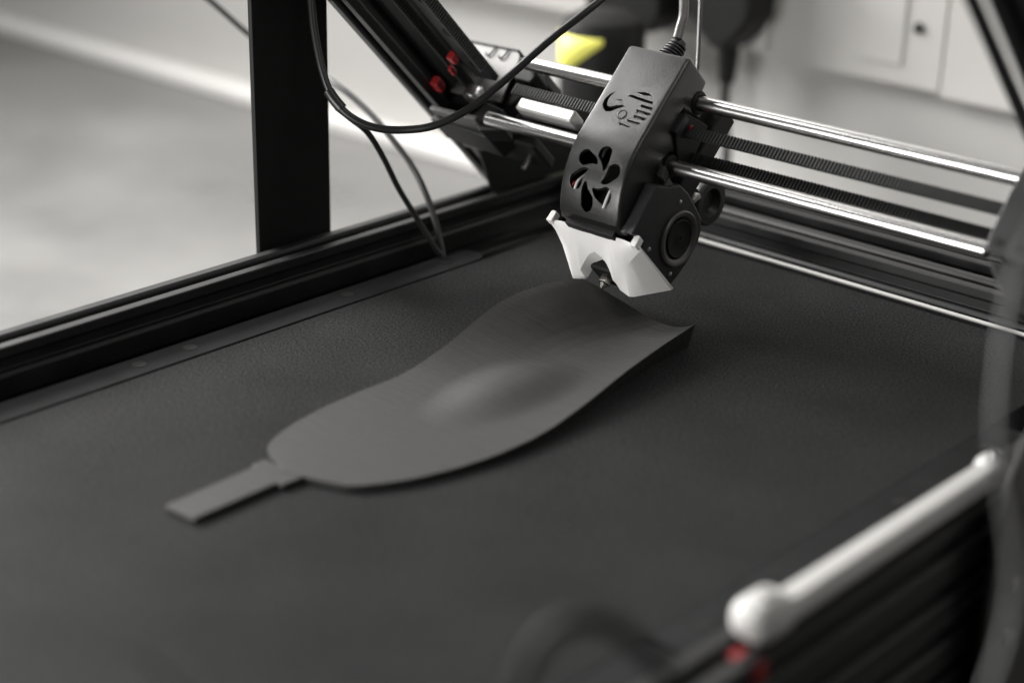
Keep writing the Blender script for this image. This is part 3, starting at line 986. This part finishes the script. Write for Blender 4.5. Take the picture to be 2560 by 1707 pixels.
ins = empty('printed_insole', (-0.03, -0.15, 0.0004), 'dark grey 3D printed shoe insole with raised heel cup lying on the belt', 'insole')
link('shell', vs, fs, 'insole', ins, smooth=True)
P = [(-0.0405, -0.3190), (-0.0230, -0.3183), (-0.0236, -0.2745), (-0.0205, -0.2740), (-0.0200, -0.2630), (-0.0450, -0.2630), (-0.0445, -0.2705), (-0.0425, -0.2712)]
vs, fs = prism(P, (0, 0, 0), (1, 0, 0), (0, 1, 0), (0, 0, 1), 0.0004, 0.0029)
link('lead_strip', vs, fs, 'insole', ins, bevel=0.0005)

# ------------------------------------------------------------------ cables
A = [(-0.2204, -0.0836, 0.1781), (-0.2104, -0.0863, 0.157), (-0.2032, -0.0902, 0.138), (-0.1946, -0.0929, 0.1191), (-0.1863, -0.093, 0.1054), (-0.1769, -0.0895, 0.0965), (-0.1661, -0.0825, 0.0915), (-0.1547, -0.0728, 0.0906), (-0.1407, -0.0626, 0.0941), (-0.1277, -0.0483, 0.1041), (-0.1177, -0.031, 0.1192), (-0.1076, -0.0123, 0.1365), (-0.0968, 0.0057, 0.1517), (-0.0891, 0.0277, 0.1659)]
B = [(-0.4465, -0.0027, 0.1268), (-0.412, 0.0045, 0.1099), (-0.3764, 0.011, 0.09), (-0.3372, 0.012, 0.0807), (-0.2948, 0.0046, 0.0772), (-0.2676, 0.0026, 0.0687), (-0.2397, -0.0009, 0.0563), (-0.2185, -0.0037, 0.0433), (-0.2004, -0.0092, 0.03), (-0.188, -0.0133, 0.0154), (-0.18, -0.017, 0.0037), (-0.1777, -0.0182, -0.0005)]
Cc = [(-0.1868, -0.0896, 0.0993), (-0.1875, -0.0798, 0.0917), (-0.1892, -0.0656, 0.0807), (-0.1899, -0.0536, 0.0642), (-0.1895, -0.0424, 0.0443), (-0.1868, -0.0297, 0.0234), (-0.1805, -0.0219, 0.0061), (-0.1784, -0.0189, 0.0016)]
hose = [(-0.0529, 0.0264, 0.1414), (-0.0533, 0.0286, 0.146), (-0.0537, 0.0313, 0.1515), (-0.0552, 0.0334, 0.1577), (-0.0582, 0.0353, 0.1661), (-0.0628, 0.0355, 0.1766)]
fil = [(-0.0997, 0.1083, 0.158), (-0.0933, 0.0998, 0.1454), (-0.0735, 0.0737, 0.1184), (-0.0647, 0.0611, 0.1075)]
near = [(0.2836, -0.2418, 0.1896), (0.2858, -0.2571, 0.1846), (0.2877, -0.2661, 0.1784), (0.2907, -0.2752, 0.1701), (0.2947, -0.284, 0.1609), (0.299, -0.2922, 0.1521), (0.3038, -0.2999, 0.1434), (0.3102, -0.3067, 0.134), (0.3175, -0.313, 0.1238), (0.3238, -0.3201, 0.1138), (0.3276, -0.3293, 0.104), (0.3297, -0.3405, 0.0935)]
ring = [(0.2559, -0.4365, 0.0926), (0.2542, -0.4326, 0.1023), (0.2539, -0.4287, 0.11), (0.2556, -0.4236, 0.1164), (0.26, -0.418, 0.1194), (0.2656, -0.4133, 0.1189), (0.2709, -0.4105, 0.1154), (0.2741, -0.4046, 0.1075), (0.2776, -0.3997, 0.0975), (0.2836, -0.3997, 0.0877)]

STREAK = [(0.1691, -0.4814, 0.1), (0.1728, -0.4797, 0.097), (0.1779, -0.4771, 0.0933), (0.1837, -0.4744, 0.0887), (0.188, -0.4633, 0.0755)]


def cable(name, label, pts, r, material, cat='cable'):
    vs, fs = tube(catmull(pts, 8), r, 16)
    o = link(name, vs, fs, material, None, smooth=True)
    return tag(o, label, cat)


ca = empty('round_cable', A[0], 'thick black cable sagging in a wide loop across the black post', 'cable')
vs, fs = tube(catmull(A, 10), 0.0021, 18)
link('sheath', vs, fs, 'cable', ca, smooth=True)
vs, fs = tube(catmull([(-0.1895, -0.0932, 0.1085), (-0.1858, -0.0928, 0.1047), (-0.1812, -0.0915, 0.1003)], 4), 0.0030, 16)
link('tape_sleeve', vs, fs, 'cable', ca, smooth=True)
cable('thin_cable', 'thin black cable passing behind the post down to the plate corner', B, 0.0019, 'cable')
cable('thin_cable', 'thin dark cable branching from the cable loop down to the plate', Cc, 0.0017, 'cable')
cable('head_hose', 'shiny grey hose rising from the ribbed gland of the print head', hose, 0.0026, 'hose', 'hose')
cable('filament_strand', 'thin straight black filament running up beside the grey hose', fil, 0.0011, 'cable', 'filament')
cable('near_cable', 'blurred grey cable hanging close to the camera at the right edge', near, 0.0019, 'dark_plastic')
cable('cable_loop', 'blurred dark cable loop close to the camera at the bottom edge', ring, 0.0024, 'black')

cable('near_strand', 'blurred pale strand close to the camera at the lower left edge', STREAK, 0.0009, 'sheet', 'strand')

# ------------------------------------------------------------------ white tube on the right rail
tu = empty('white_bar', (0.206, -0.17, 0.02), 'white bar with bulbous white end clips lying along the right rail', 'bar')
v, f = prism([(-0.0056, -0.0030), (-0.0040, -0.0044), (0.0040, -0.0044), (0.0056, -0.0030), (0.0056, 0.0024), (0.0036, 0.0046), (-0.0036, 0.0046), (-0.0056, 0.0024)], (0.2065, 0, 0.0252), (1, 0, 0), (0, 0, 1), (0, 1, 0), -0.262, -0.086)
link('bar', v, f, 'white_plastic', tu, bevel=0.0014)
for yc, w_, l_, h_ in ((-0.2540, 0.0086, 0.0115, 0.0155), (-0.0930, 0.0072, 0.0075, 0.0130)):
    vs, fs = boxv(0.2070 - w_, 0.2070 + w_, yc - l_, yc + l_, 0.0203, 0.0203 + h_)
    link('end_clip', vs, fs, 'white_plastic', tu, smooth=True, bevel=0.0068, seg=6)
    vs, fs = lathe([(0, 0.0030), (0.0008, 0.0028), (0.0010, 0.0016), (0.0004, 0.0014)], (0.2070, yc, 0.0203 + h_ - 0.0001), (0, 0, 1), 18)
    link('clip_screw', vs, fs, 'steel', tu, smooth=True)
box('red_catch', 0.2040, 0.2165, -0.2700, -0.2630, 0.0110, 0.0185, 'red', tu, 0.001)
